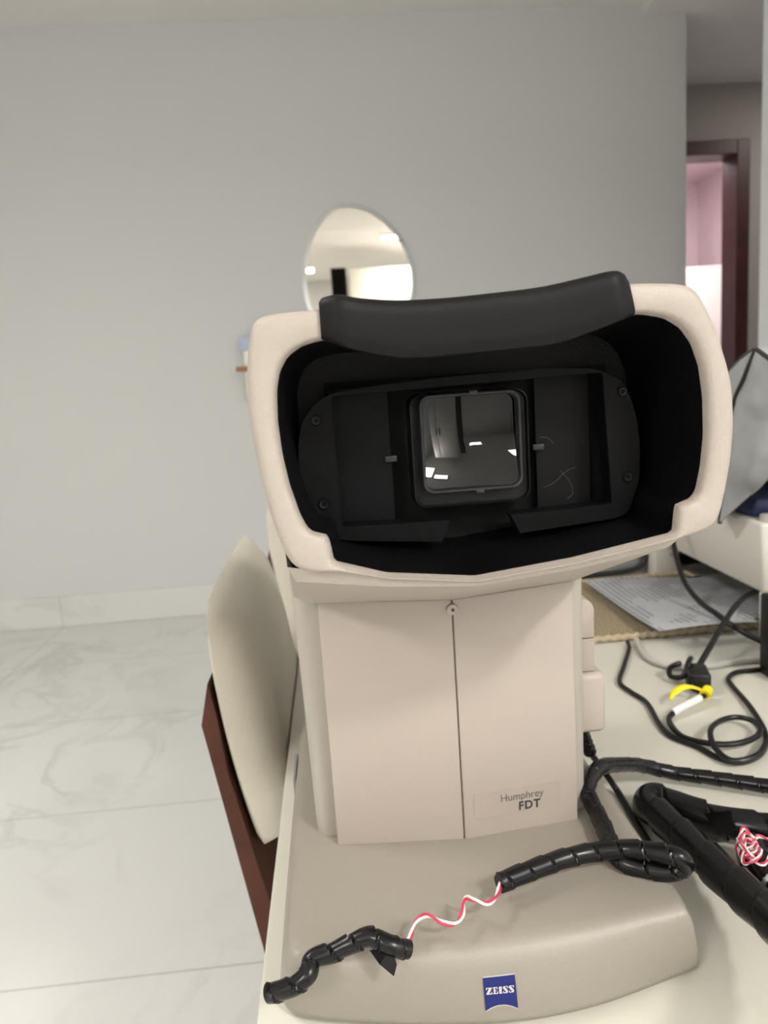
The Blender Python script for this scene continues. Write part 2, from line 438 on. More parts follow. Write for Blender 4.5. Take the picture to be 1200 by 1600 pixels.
copy_thing(ch, (-.125, 1.53, 0), math.radians(3), 'second cream chair behind the nearest one, only a strip showing left of the instrument')

# ------------------------------------------------------------------ the instrument
D = Vector((.0706, .4165, DT))
dv = thing('vision_tester', 'large beige tabletop eye examination instrument with black viewing visor', 'medical instrument', D)
# base
bb = [(-.136, .035), (-.1348, .0128), (-.1225, -.0012), (-.068, -.0135), (-.02, -.0208), (.02, -.0236), (.055, -.0210), (.085, -.0155), (.1380, -.0005), (.1440, .0010), (.1454, .0040), (.1460, .022), (.1445, .166), (.14, .40), (.12, .43), (-.11, .43), (-.13, .40), (-.134, .264)]
bt = [(-.1305, .035), (-.1288, .0065), (-.1200, -.0055), (-.0649, -.0112), (-.02, -.0125), (.02, -.0120), (.055, -.0092), (.085, -.0060), (.1325, .0003), (.1382, .0008), (.1394, .0030), (.1412, .020), (.1422, .166), (.137, .40), (.118, .425), (-.108, .425), (-.128, .395), (-.1315, .264)]
B0 = chaikin(bb, 3); T0 = chaikin(bt, 3); n0 = len(B0); cb = Vector((.005, .21))
def ins(p, d):
    v = cb-p; return p+v.normalized()*min(d, v.length)
def ring(f, z, d=0.): return [(*ins(B0[i].lerp(T0[i], f), d), z) for i in range(n0)]
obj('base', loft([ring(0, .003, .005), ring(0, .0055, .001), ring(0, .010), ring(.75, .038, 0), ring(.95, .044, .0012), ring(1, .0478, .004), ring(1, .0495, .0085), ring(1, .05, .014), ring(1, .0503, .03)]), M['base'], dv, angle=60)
for x, y in ((-.1, .04), (.11, .04), (-.1, .38), (.11, .38)):
    r = bmesh.new(); bmesh.ops.create_cone(r, cap_ends=True, segments=20, radius1=.012, radius2=.012, depth=.0036, matrix=Matrix.Translation((x, y, .0018)))
    obj('rubber_foot', r, M['black'], dv)
obj('side_slot', box(-.1345, -.1318, .235, .285, .02, .041, bev=.0008), M['grey'], dv)

# logo badge on the base front, following its curve
def front_y(x, z):
    f = min(1, max(0, (z-.012)/(.038-.012)*.75))
    best = 0
    for i in range(n0):
        p = B0[i].lerp(T0[i], f); q = B0[(i+1) % n0].lerp(T0[(i+1) % n0], f)
        if (p.x-x)*(q.x-x) <= 0 and p.y < .02 and q.y < .02 and abs(p.x-q.x) > 1e-7:
            best = p.y+(q.y-p.y)*(x-p.x)/(q.x-p.x)
    return best
LX0, LZ0, LW, LH = -.0046, .0150, .0202, .0188
def onbase(off): return lambda u, v: (LX0+u*LW, front_y(LX0+u*LW, LZ0+v*LH)-off, LZ0+v*LH)
def patch(fn, bot, top, n=14, k=10):
    bm = bmesh.new(); rows = []
    for j in range(k+1):
        rows.append([fn(i/n, bot(i/n)+(top(i/n)-bot(i/n))*j/k) for i in range(n+1)])
    return loft(rows, False, False, bm=bm, closed=False)
arc = lambda u: .16*(1-(2*u-1)**2)
ol = patch(onbase(.00035), lambda u: arc((u))-.035, lambda u: 1.03, 16, 10)
lb = obj('logo_badge', patch(onbase(.0006), arc, lambda u: 1.), M['blue'], dv)
obj('badge_border', ol, M['badge'], lb)
# slab lettering on the badge: strokes as polygons in a 0..1 cell
GL = {
 'Z': [[(0, .86), (1, .86), (1, 1), (0, 1)], [(0, .66), (.12, .66), (.18, .88), (0, .88)], [(.52, .88), (1, .88), (.48, .12), (0, .12)], [(0, 0), (1, 0), (1, .14), (0, .14)], [(.82, .12), (.88, .36), (1, .36), (1, .12)]],
 'E': [[(.14, 0), (.46, 0), (.46, 1), (.14, 1)], [(0, .87), (.9, .87), (.9, 1), (0, 1)], [(.76, .66), (.9, .66), (.9, .9), (.70, .9)], [(.46, .44), (.72, .44), (.72, .56), (.46, .56)], [(0, 0), (.95, 0), (.95, .13), (0, .13)], [(.72, .1), (.95, .1), (.95, .36), (.81, .36)]],
 'I': [[(0, 0), (1, 0), (1, .12), (.76, .12), (.76, .88), (1, .88), (1, 1), (0, 1), (0, .88), (.24, .88), (.24, .12), (0, .12)]],
 'S': [[(.14, .88), (.88, .88), (.88, 1), (.2, 1)], [(.88, .66), (1, .66), (1, 1), (.80, 1)], [(.02, .70), (.42, .84), (.3, 1), (.04, .92)], [(.0, .76), (.14, .60), (.60, .14), (.98, .22), (.86, .44), (.44, .86)], [(.12, 0), (.84, 0), (.98, .22), (.58, .14), (.12, .12)], [(0, 0), (.16, 0), (.12, .34), (0, .34)]],
}
lt = bmesh.new(); fb = onbase(.0009)
for ch_, x0, w in (('Z', .065, .185), ('E', .275, .165), ('I', .465, .10), ('S', .59, .155), ('S', .77, .165)):
    for poly in GL[ch_]:
        ps = [(x0+a*w, .50+b*.205) for a, b in poly]
        f = lt.faces.new([lt.verts.new(fb(*p)) for p in ps])
bmesh.ops.triangulate(lt, faces=lt.faces[:])
obj('lettering', lt, M['badge'], lb)

# rear column body
def body_ring(z, xl, xr, y0, y1, r=.012):
    return [(a, b, z) for a, b in rrect(xl, xr, y0, y1, r, 4)]
obj('column_body', loft([body_ring(.0495, -.1085, .1125, .124, .375), body_ring(.18, -.1108, .1140, .124, .375), body_ring(.262, -.1128, .1150, .124, .375)]), M['body'], dv)
# two front panels meeting in a shallow V, thin dark seam between
def panel(pl, zt):
    bm = bmesh.new(); lo = [(a, b, .0498) for a, b in pl]; hi = [(a, b, z) for (a, b), z in zip(pl, zt)]
    loft([lo, hi], bm=bm)
    bmesh.ops.bevel(bm, geom=bm.edges[:], offset=.0014, segments=2, affect='EDGES', profile=.5)
    return bm
obj('front_panel', panel([(-.0922, .1105), (.0059, .1010), (.0059, .128), (-.0922, .128)], (.2475, .2435, .2435, .2475)), M['panel'], dv)
obj('front_panel', panel([(.0068, .1010), (.0998, .1110), (.0998, .128), (.0068, .128)], (.2435, .2472, .2472, .2435)), M['panel'], dv)
obj('panel_seam', box(.0050, .0076, .1035, .127, .052, .243), M['seam'], dv)
sc = bmesh.new(); bmesh.ops.create_cone(sc, cap_ends=True, segments=28, radius1=.0047, radius2=.0040, depth=.003, matrix=Matrix.Translation((.0062, .1005, .2362)) @ Matrix.Rotation(PI/2, 4, 'X'))
s_ = obj('screw', sc, M['panel'], dv)
sk = bmesh.new(); bmesh.ops.create_cone(sk, cap_ends=True, segments=6, radius1=.0013, radius2=.0013, depth=.001, matrix=Matrix.Translation((.0064, .0989, .2362)) @ Matrix.Rotation(PI/2, 4, 'X'))
obj('hex_socket', sk, M['ink'], s_)
# label plate with two lines of lettering, on the right panel
def onpanel(off):
    return lambda u, z: (u, .1010+(u-.0070)*(.0100/.0928)-off, z)
lab = rrect(.0150, .0855, .0660, .0868, .0025, 5)
lp = obj('label_plate', prism(lab, onpanel(.0005), onpanel(-.0005), bev=.0002, seg=1), M['label'], dv)
t1 = text_bm('Humphrey', .0088, lambda u, v: onpanel(.0008)(.0362+u*.93, .0768+v)); obj('lettering', t1, M['ink2'], lp)
t2 = text_bm('FDT', .0096, lambda u, v: onpanel(.0008)(.0506+u*.95, .0678+v), bold=.0003); obj('lettering', t2, M['ink'], lp)

# response button parked in its pocket at the right of the column
obj('button_pocket', box(.1005, .1335, .135, .168, .1095, .161, bev=.005, seg=3), M['panel'], dv)
rb = thing('response_button', 'beige hand-held response button in the pocket right of the column, trailing a thin black cord', 'push button', D+Vector((.117, .151, .113)))
def slab(x0, x1, z0, z1, r, y0=-.011, y1=.011):
    prof = [(x0, z0), (x1, z0)]+[(x1-r+r*math.cos(t), z1-r+r*math.sin(t)) for t in [PI/2*k/8 for k in range(9)]]+[(x0, z1)]
    bm = prism(prof, xz(y0), xz(y1)); big = [e for e in bm.edges if abs(e.verts[0].co.y-e.verts[1].co.y) < 1e-6]
    bmesh.ops.bevel(bm, geom=big, offset=.0011, segments=2, affect='EDGES', profile=.5, clamp_overlap=True)
    return bm
obj('back_half', slab(-.0130, -.0048, .0483, .1065, .006), M['panel'], rb)
obj('front_half', slab(-.0038, .0095, .0483, .0760, .001), M['panel'], rb)
obj('push_key', slab(-.0038, .0095, .0768, .1095, .0095), M['panel'], rb)

# neck between the column and the visor
def nk(front, back): return front+back
N0 = [(-.1020, -.022, .3260), (-.1005, -.0325, .3095), (-.0481, -.0365, .3005), (-.0002, -.0378, .2948), (.0551, -.0365, .2998), (.1150, -.0325, .3080), (.1310, -.024, .3220), (.1320, .06, .358), (.120, .20, .35), (.09, .235, .34), (-.070, .235, .34), (-.096, .20, .35), (-.1050, .06, .360)]
N1 = [(-.1010, -.021, .3095), (-.0965, -.0300, .3005), (-.0481, -.0355, .2950), (-.0002, -.0380, .2920), (.0551, -.0352, .2958), (.1090, -.0300, .3025), (.1210, -.022, .3085), (.1285, .06, .318), (.124, .22, .325), (.10, .258, .325), (-.085, .258, .325), (-.1085, .22, .325), (-.1050, .06, .315)]
N2 = [(-.1080, .100, .2560), (-.0945, .106, .2480), (-.0481, .104, .2462), (.0062, .098, .2442), (.0551, .104, .2462), (.0998, .108, .2480), (.1120, .112, .2500), (.1150, .16, .252), (.1150, .30, .255), (.10, .375, .255), (-.10, .375, .255), (-.1128, .30, .255), (-.1125, .16, .252)]
obj('neck', loft([N0, N1, N2], False, False), M['shell'], dv, angle=18)

# visor
V = -.042; VC = Vector((.014, .372))
OUT = [(-.1037,.4380),(-.1065,.4354),(-.1098,.4233),(-.1121,.4064),(-.1124,.3906),(-.1114,.3745),(-.1091,.3548),(-.1055,.3346),(-.1018,.3209),(-.0977,.3113),(-.0898,.3072),(-.0758,.3058),(-.0485,.2999),(-.0011,.2940),(.0528,.2992),(.1073,.3076),(.1267,.3123),(.1331,.3170),(.1362,.3290),(.1398,.3493),(.1413,.3694),(.1400,.3894),(.1364,.4027),(.1294,.4225),(.1226,.4350),(.1192,.4393),(.1125,.4421),(.1025,.4430),(.0893,.4438),(-.0722,.4407),(-.0911,.4400),(-.0989,.4395)]
INN = [(-.0735,.4254),(-.0831,.4232),(-.0905,.4184),(-.0949,.4115),(-.0973,.4022),(-.0982,.3864),(-.0974,.3703),(-.0950,.3537),(-.0911,.3385),(-.0878,.3305),(-.0847,.3279),(-.0776,.3263),(-.0764,.3205),(-.0754,.3118),(-.0483,.3030),(-.0009,.2971),(.0528,.3027),(.1083,.3121),(.1098,.3276),(.1178,.3294),(.1213,.3336),(.1241,.3471),(.1257,.3638),(.1252,.3838),(.1228,.4004),(.1186,.4120),(.1125,.4204),(.1041,.4256),(.0924,.4282)]
OUTs = chaikin(dense([Vector(p) for p in OUT], .009), 2); INNs = chaikin(dense([Vector(p) for p in INN], .004), 2)
NA = 260; angs = [2*PI*k/NA for k in range(NA)]
PO = [polar(OUTs, VC, a) for a in angs]; PI_ = [polar(INNs, VC, a) for a in angs]
def rg(f, y): return [(*(PO[i].lerp(PI_[i], f)), y) for i in range(NA)]
def rgy(f, y): return [(p[0], p[2], p[1]) for p in rg(f, y)]
def sc_ring(P, s, y): return [(VC.x+(p.x-VC.x)*s, y, VC.y+(p.y-VC.y)*s) for p in P]
def fixed(d, y, inner=False):
    """a loop d metres in from the outer (or out from the inner) outline"""
    out = []
    for o_, i_ in zip(PO, PI_):
        v = i_-o_; L = v.length; t = min(d/L, .45); p = (i_-v*t) if inner else (o_+v*t); out.append((p.x, y, p.y))
    return out
rim = loft([sc_ring(PO, .995, V+.022), fixed(0, V+.007), fixed(.0006, V+.0035), fixed(.002, V+.0012), fixed(.0045, V),
            fixed(.0045, V, True), fixed(.0022, V+.0010, True), fixed(.0008, V+.003, True), fixed(0, V+.0065, True), sc_ring(PI_, .998, V+.02), sc_ring(PI_, 1.005, V+.0215)], False, False)
obj('visor_rim', rim, M['shell'], dv, angle=50)
# shell of the head behind the rim
obj('head_shell', loft([sc_ring(PO, .995, V+.0215), sc_ring(PO, .985, .06), sc_ring(PO, .95, .15), sc_ring(PO, .87, .235), sc_ring(PO, .70, .268)], False, True), M['body'], dv)
# black liner: walls of the eye cavity and its back
lin = [fixed(-.0, V+.0066, True), sc_ring(PI_, .985, V+.018), sc_ring(PI_, .955, .012), sc_ring(PI_, .94, .045)]
obj('visor_liner', loft(lin, False, True), M['liner'], dv, angle=40)
# front lip: the liner's floor comes forward to the rim along the bottom
# brow pad
BT = [(-.0727,.4436),(-.0707,.4455),(-.0624,.4461),(-.0533,.4440),(-.0349,.4420),(-.0130,.4417),(.0091,.4425),(.0377,.4441),(.0601,.4474),(.0714,.4492),(.0795,.4492),(.0826,.4465)]
BB = [(-.0728,.4251),(-.0689,.4233),(-.0583,.4187),(-.0429,.4146),(-.0305,.4126),(-.0114,.4126),(.0174,.4135),(.0432,.4147),(.0628,.4196),(.0863,.4269)]
def interp(L, n):
    q = spline([(a, 0, b) for a, b in L], 8); q, _ = resample(q, .0005); return [q[round(i*(len(q)-1)/n)] for i in range(n+1)]
NB = 60; bt_, bb_ = interp(BT, NB), interp(BB, NB); rows = []
for i in range(NB+1):
    u = i/NB; a, b = bt_[i], bb_[i]; e = min(u, 1-u)
    yf = V-.0085+.0045*(1-(2*u-1)**2) + (.007*(1-e/.06) if e < .06 else 0)
    sec = [(b.x, yf+.010, b.z+.004), (b.x, yf+.004, b.z+.0006), (b.x, yf+.0012, b.z+.0012)]
    for k in range(1, 7):
        t = k/7; p = b.lerp(a, t); sec.append((p.x, yf-.0006+.003*(t-.3)**2, p.z))
    sec += [(a.x, yf+.0022, a.z-.0008), (a.x, yf+.0042, a.z), (a.x, yf+.014, a.z-.0005), (a.x, yf+.026, a.z-.002), (a.x, yf+.030, a.z-.006), (a.x, yf+.030, b.z+.010)]
    rows.append(sec)
obj('brow_pad', loft(rows), M['brow'], dv, angle=40)

# inner plate with a wide window; its lower bar is broken in the middle for the nose
PYF, PYB = .004, .018
po = [(-.0846,.3190),(-.0905,.3350),(-.0923,.3550),(-.0910,.3731),(-.0883,.3838),(-.0803,.3940),(-.0690,.3993),(-.0398,.4020),(-.0031,.4039),(.0525,.4052),(.0820,.4030),(.0985,.3950),(.1040,.3820),(.1070,.3700),(.1085,.3550),(.1075,.3350),(.1010,.3170),(.0940,.3140),(.0330,.3092),(-.0094,.3079),(-.0683,.3135)]
pw = [(-.0699,.3968),(-.0695,.3224),(-.040,.3216),(-.0094,.3213),(.0330,.3215),(.070,.3225),(.0905,.3234),(.0862,.4000),(.04,.3990)]
poS = chaikin(dense([Vector(p) for p in po], .006), 2); pwS = chaikin(dense([Vector(p) for p in pw], .003), 2)
pc = Vector((.0115, .360)); a0 = math.atan2(.3150-pc.y, .0325-pc.x); a1 = math.atan2(.3150-pc.y, -.0092-pc.x)+2*PI
NP = 200; Ps = []
for k in range(NP+1):
    a = a0+(a1-a0)*k/NP; Ps.append((polar(poS, pc, a), polar(pwS, pc, a)))
sec = []
for o_, i_ in Ps:
    v = i_-o_; L = v.length; e = min(.0005, L*.2)/L; q0 = o_.lerp(i_, e); q1 = o_.lerp(i_, 1-e)
    sec.append([(o_.x, PYB, o_.y), (o_.x, PYF+.0005, o_.y), (q0.x, PYF, q0.y), (q1.x, PYF, q1.y), (i_.x, PYF+.0005, i_.y), (i_.x, PYB, i_.y)])
ip = obj('inner_plate', loft(sec), M['plate'], dv, angle=25)
for x, z in ((-.0796, .3842), (-.0792, .3363), (.1000, .3385), (.0975, .3884)):
    s = bmesh.new()
    prof = [(.0, .0006), (.0012, .0006), (.0013, -.0010), (.0024, -.0012), (.0028, -.0006), (.0029, .0004), (.0036, .0006), (.0038, -.0001), (.0040, .0008)]
    rr = [[(x+r_*math.cos(2*PI*k/24) if r_ else x+1e-5*math.cos(2*PI*k/24), PYF+y_-.0002, z+(r_ or 1e-5)*math.sin(2*PI*k/24)) for k in range(24)] for r_, y_ in prof]
    obj('screw', loft(rr, True, False), M['black'], ip)
# dark floor of the window, two sliding shutters, lens in its rounded frame
obj('window_back', box(-.074, .098, .030, .034, .312, .405), M['deep'], dv)
sl = bmesh.new(); bx(sl, -.0725, -.0372, .0185, .021, .3195, .4015, bev=.0004, seg=1); obj('shutter_plate', sl, M['slide'], dv)
sr = bmesh.new(); bx(sr, .0512, .0850, .0240, .0265, .3180, .4015, bev=.0004, seg=1); obj('shutter_plate', sr, mat('slide_scratched', (.005, .005, .0053), .5, spec=.14, bump=.05, bscale=600, var=.2, vscale=60), dv)
shut = [o for o in dv.children if o.name.startswith('shutter_plate')][-1]
scr = bmesh.new()
for P in ([(.0555, .3330), (.0620, .3355), (.0700, .3420), (.0755, .3440)], [(.0665, .3425), (.0720, .3350), (.0735, .3280), (.0700, .3245)], [(.0540, .3640), (.0590, .3630), (.0625, .3595)]):
    tube([(a, .0240, b) for a, b in P], .00016, step=.0008, seg=6, bm=scr)
obj('scratches', scr, mat('scratch_grey', (.06, .06, .06), .6), shut)
for x, y in ((-.0385, .0165), (.0515, .0215)):
    obj('shutter_tab', box(x-.0028, x+.0042, y-.001, y+.004, .3565, .3600, bev=.0005), M['ring'], dv)
FO = rrect(-.0255, .0440, .3280, .3945, .0075, 6); FI = rrect(-.0200, .0388, .3368, .3935, .0060, 6)
def fr_(P, y): return [(a, y, b) for a, b in P]
def grow(P, d):
    c = Vector((sum(p[0] for p in P)/len(P), sum(p[1] for p in P)/len(P))); w = .03
    return [(p[0]+(p[0]-c.x)/w*d, p[1]+(p[1]-c.y)/w*d) for p in P]
obj('lens_housing', loft([fr_(grow(FO, .0006), .029), fr_(FO, .0115), fr_(grow(FO, -.0006), .0112), fr_(grow(FO, -.0010), .0150), fr_(FI, .0155)], False, False), M['black'], dv, angle=30)
lf = obj('lens_frame', loft([fr_(grow(FI, .0004), .0165), fr_(grow(FI, .0004), .0088), fr_(FI, .0082), fr_(grow(FI, -.0012), .0082), fr_(grow(FI, -.0016), .0088), fr_(grow(FI, -.0016), .0165)], False, False), M['ring'], dv, angle=30)
for x, z0, z1 in ((.0105, .3925, .3950), (.0120, .3350, .3372)):
    obj('frame_lug', box(x-.0015, x+.0035, .0078, .0125, z0, z1, bev=.0004), M['ring'], lf)
ln = bmesh.new(); g = [tuple(p) for p in dense([Vector(p) for p in grow(FI, -.0014)], .002)]; lx = sum(p[0] for p in g)/len(g); lz = sum(p[1] for p in g)/len(g)
LENS_Y, LENS_K = .0270, 6.0
rings = []
for k in range(16):
    s = 1-k/16.; ring_ = []
    for a, b in g:
        x_, z_ = (a-lx)*s, (b-lz)*s; ring_.append((lx+x_, LENS_Y-LENS_K*(x_*x_+z_*z_)+.236*z_-.097*x_, lz+z_))
    rings.append(ring_)
obj('lens', loft(rings, False, True), M['lens'], dv, angle=80)

# ------------------------------------------------------------------ spiral-wrapped cord lying across the base
def dl(P, dz=0): return [D+Vector(p)+Vector((0, 0, dz)) for p in P]
cA = [(-.1358,-.0211,.0450),(-.1236,-.0250,.0500),(-.1117,-.0237,.0560),(-.1088,-.0162,.0600),(-.0958,-.0143,.0620),(-.0837,-.0135,.0660),(-.0717,-.0125,.0680),(-.0604,-.0168,.0640),(-.0495,-.0145,.0580)]
cW = [(-.0525,-.0130,.0580),(-.0478,-.0075,.0600),(-.0424,.0038,.0620),(-.0348,.0033,.0660),(-.0268,-.0043,.0660),(-.0185,-.0023,.0620),(-.0125,.0036,.0630),(-.0086,.0148,.0660),(-.0037,.0088,.0690),(.0044,.0078,.0660),(.0123,.0153,.0640),(.0183,.0284,.0640),(.0207,.0346,.0660)]
cD = [(.2120,.5870,.7890),(.2341,.6134,.7740),(.2697,.6426,.7540),(.3020,.6435,.7425),(.3278,.6313,.7420),(.3523,.6183,.7420),(.3900,.5980,.7420),(.47,.56,.7420)]
cB = [(.0175,.0285,.0640),(.0421,.0379,.0640),(.0674,.0464,.0640),(.0919,.0502,.0640),(.1138,.0464,.0660),(.1315,.0338,.0700),(.1416,.0264,.0700),(.1464,.0287,.0620),(.1395,.0314,.0560),(.1241,.0382,.0550),(.1098,.0485,.0560),(.1090,.0645,.0580),(.1122,.0925,.0580),(.1131,.1159,.0600),(.1144,.1315,.0620),(.1263,.1528,.0620),(.1425,.1663,.0600)]
o0 = D+Vector((0, 0, .05))
def loc(P): return [Vector(p)-Vector((0, 0, .05)) for p in P]
pc_ = thing('cable_bundle', 'black spiral-wrapped cord across the instrument base, bare red and white wire showing midway', 'cord', o0)
wa = wrap(loc(cA), .0058, .0150, .22, 16, .06)
# loose tail of ribbon at the end of the wrap
tl = bmesh.new(); q = [(-.072, -.016, .013), (-.063, -.021, .008), (-.058, -.028, .003), (-.060, -.024, .009)]
f0 = [tl.verts.new(p) for p in ((-.0735, -.0165, .0125), (-.0600, -.0175, .0130), (-.0575, -.0235, .0065), (-.0600, -.0285, .0030), (-.0680, -.0225, .0070))]
tl.faces.new(f0); bmesh.ops.solidify(tl, geom=tl.faces[:], thickness=.0008)
obj('spiral_wrap', wa, M['wrap'], pc_); obj('loose_ribbon_end', tl, M['wrap'], pc_)
obj('spiral_wrap', wrap(loc(cB[:-1])+[Vector(p)-o0 for p in cD], .0067, .0180, .14, 18, .03), M['wrap'], pc_)
for nm, m_, ph in (('red_wire', M['red'], 0), ('white_wire', M['white'], PI)):
    obj(nm, tube(helix_path(loc(cW), .00085, .040, ph), .0009, step=.0012, seg=8, smooth=0), m_, pc_)

def top(name, bm, m, label, cat, loc_, group=None):
    return tag(rebase(obj(name, bm, m), loc_), label, cat, group)
cC = [(.187,.575,.855),(.189,.580,.838),(.1985,.5985,.820),(.2056,.6146,.8050),(.2135,.6213,.7850),(.2290,.6347,.7600),(.2437,.6334,.7350),(.2416,.5907,.7340),(.2397,.5529,.7340),(.2381,.5190,.7340)]
def rel(P, o): return [Vector(p)-Vector(o) for p in P]
obj('strain_relief', tube(rel(cC[:5], tuple(rb.location)), lambda s, a: .0058+.0006*math.sin(s*900), step=.001, seg=14), M['wrap'], rb)
obj('cord', tube(rel(cC[3:], tuple(rb.location)), .0030, seg=10), M['cord'], rb)

# thick spiral hose
hs = [(.235,.27,.83),(.2480,.335,.80),(.2578,.4124,.7750),(.2586,.4606,.7640),(.2574,.5153,.7560),(.2555,.5627,.7500),(.2545,.5870,.7460),(.2640,.5990,.7450),(.2757,.5876,.7450),(.2898,.5688,.7450),(.3097,.5526,.7450),(.3446,.5362,.7450),(.43,.51,.7450)]
th = thing('cable_conduit', 'thick black spiral-wrapped hose bent back on itself at the right edge', 'hose', (.26, .5, .73))
obj('spiral_wrap', wrap(rel(hs, (.26, .5, .73)), .0135, .040, .17, 28, .03), M['wrap'], th)
fl_ = bmesh.new(); v_ = [fl_.verts.new(p) for p in ((.0215, .0420, .034), (.0400, .0330, .040), (.0405, .0290, .020), (.030, .0360, .018))]
fl_.faces.new(v_); bmesh.ops.solidify(fl_, geom=fl_.faces[:], thickness=.001); obj('loose_ribbon_end', fl_, M['wrap'], th)
h2 = [(.3120,.5230,.7435),(.3080,.5150,.7435),(.3030,.5000,.7435),(.2985,.4680,.7440),(.2985,.4250,.7450),(.30,.34,.7450)]
top('cable_conduit', wrap(h2, .0125, .032, .14, 24, .03), M['wrap'], 'second black spiral-wrapped hose, below the tangle of red and white wire', 'hose', (.30, .45, .731))
# tangle of twin wire on top
tw = thing('twin_wire', 'tangle of thin red and white wire beside the thick black hose', 'wire', (.295, .51, .76))
tp = [(.034, .010, .004), (.031, -.002, .004), (.022, -.008, .002), (.012, -.004, .004)]
for k in range(30):
    a = k*1.15; r_ = .0075+.0025*math.sin(k*2.3)
    tp.append((-.001+r_*math.cos(a)-.0005*k*.3, -.008+r_*math.sin(a)*1.05-.0006*k, .0045+.005*math.sin(k*1.7)))
tp += [(-.002, -.034, .002), (.010, -.026, .006), (.016, -.022, .006)]
for nm, m_, ph in (('red_wire', M['red'], 0), ('white_wire', M['white'], PI)):
    obj(nm, tube(helix_path(tp, .00075, .02, ph), .0008, step=.0012, seg=6, smooth=0), m_, tw)

# ------------------------------------------------------------------ cables on the desk, right
g_ = [(.4250,1.0200,.7345),(.4183,.9966,.7345),(.4105,.9565,.7345),(.4168,.9254,.7345),(.4357,.9089,.7345),(.4771,.9033,.7345),(.5253,.9102,.7345),(.5847,.9048,.7345),(.75,.91,.7345)]
top('grey_cable', tube(g_, .0042), M['gcord'], 'light grey cable curving along the desk below the printed papers', 'cable', (.48, .91, .73))
b1 = [(.4080,1.0120,.7365),(.4010,.9900,.7345),(.3704,.9324,.7335),(.3443,.8823,.7333),(.3458,.8509,.7333),(.3516,.8167,.7333),(.3424,.7611,.7333),(.3425,.7296,.7333),(.3578,.7028,.7333),(.3660,.6790,.7333),(.3820,.6651,.7333),(.4070,.6734,.7333),(.4293,.6967,.7333),(.4440,.7270,.7345),(.4600,.7822,.7345),(.4715,.8376,.7333),(.4785,.8609,.7333),(.4982,.8779,.7333),(.5255,.8802,.7333),(.5782,.8808,.7333),(.70,.88,.7333)]
top('black_cable', tube(b1, .0031), M['cord'], 'thin black cable looping around the desk from under the papers to the right edge', 'cable', (.4, .7, .73))
ec = thing('power_cable', 'black cable with plug, yellow tag and white sleeve lying on the desk', 'cable', (.42, .80, .73)); eo = (.42, .80, .73)
b2 = [(.4214,.8049,.7420),(.4009,.7956,.7400),(.3641,.7755,.7360),(.3539,.7586,.7340),(.3523,.7275,.7340),(.3652,.7036,.7370),(.3859,.6903,.7395),(.4134,.6960,.7395),(.4321,.7121,.7400),(.4360,.7346,.7400),(.4245,.7468,.7395),(.4032,.7416,.7395),(.3786,.7159,.7430),(.3676,.6846,.7400),(.3729,.6609,.7380),(.4013,.6640,.7400),(.4368,.6957,.7400),(.50,.72,.7360)]
obj('cord', tube(rel(b2, eo), .0031), M['cord'], ec)
obj('white_sleeve', tube(rel([(.4095,.7990,.7412),(.4009,.7945,.7402),(.3800,.7850,.7385),(.3655,.7775,.7365)], eo), .0044), mat('sleeve_white', (.75, .75, .76), .5), ec)
pg = bmesh.new(); bx(pg, -.020, .020, -.0135, .0135, -.011, .011, bev=.004, seg=3); bx(pg, .019, .030, -.008, .008, -.007, .007, bev=.002); bx(pg, -.030, -.019, -.0105, .0105, -.009, .009, bev=.003)
bmesh.ops.transform(pg, matrix=Matrix.Translation(Vector((.4350, .8560, .7425))-Vector(eo)) @ Matrix.Rotation(math.radians(72), 4, 'Z'), verts=pg.verts[:])
obj('plug', pg, M['cord'], ec)
kn = [(.432, .905, .740), (.425, .885, .750), (.413, .885, .745), (.408, .872, .739), (.418, .858, .744), (.432, .872, .757), (.445, .893, .752)]
obj('knotted_cord', tube(rel(kn, eo), .0034), M['cord'], ec)
obj('cord', tube(rel([(.4430,.874,.7440),(.4542,.8850,.7480),(.4823,.9150,.7560),(.5248,.9590,.7700),(.5667,.9990,.7830),(.6085,1.0352,.7850),(.66,1.0500,.7900),(.72,1.05,.78)], eo), .0040), M['cord'], ec)
yt = bmesh.new(); yp = [(.4200, .7960, .744), (.4150, .8080, .747), (.4060, .8180, .748), (.3960, .8190, .747), (.3840, .8130, .744), (.3750, .8040, .741)]
rows = []
for p, w in zip(spline(yp, 5), [.0052]*14+[.005, .0048, .0045, .0042, .004, .0038, .0036, .0034, .003, .0026, .002, .002]):
    q = p-Vector(eo); rows.append([q+Vector((.35*w, -w, -.001)), q+Vector((0, 0, .0022)), q+Vector((-.35*w, w, .001)), q+Vector((0, 0, -.0018))])
loft(rows, bm=yt); obj('yellow_tag', yt, M['yellow'], ec)
obj('yellow_collar', tube(rel([(.4270, .8140, .7435), (.4220, .8085, .7430), (.4170, .8030, .7425)], eo), .0062), M['yellow'], ec)
b4 = [(.590,1.270,.905),(.5715,1.2155,.851),(.557,1.169,.817),(.5454,1.115,.788),(.5425,1.0600,.772),(.5420,1.0050,.768),(.5520,.9660,.757),(.5830,.9300,.7430),(.64,.925,.7345)]
top('black_cable', tube(b4, .0042), M['cord'], 'black cable dropping from behind the visor over the printed papers', 'cable', (.56, 1.1, .74))

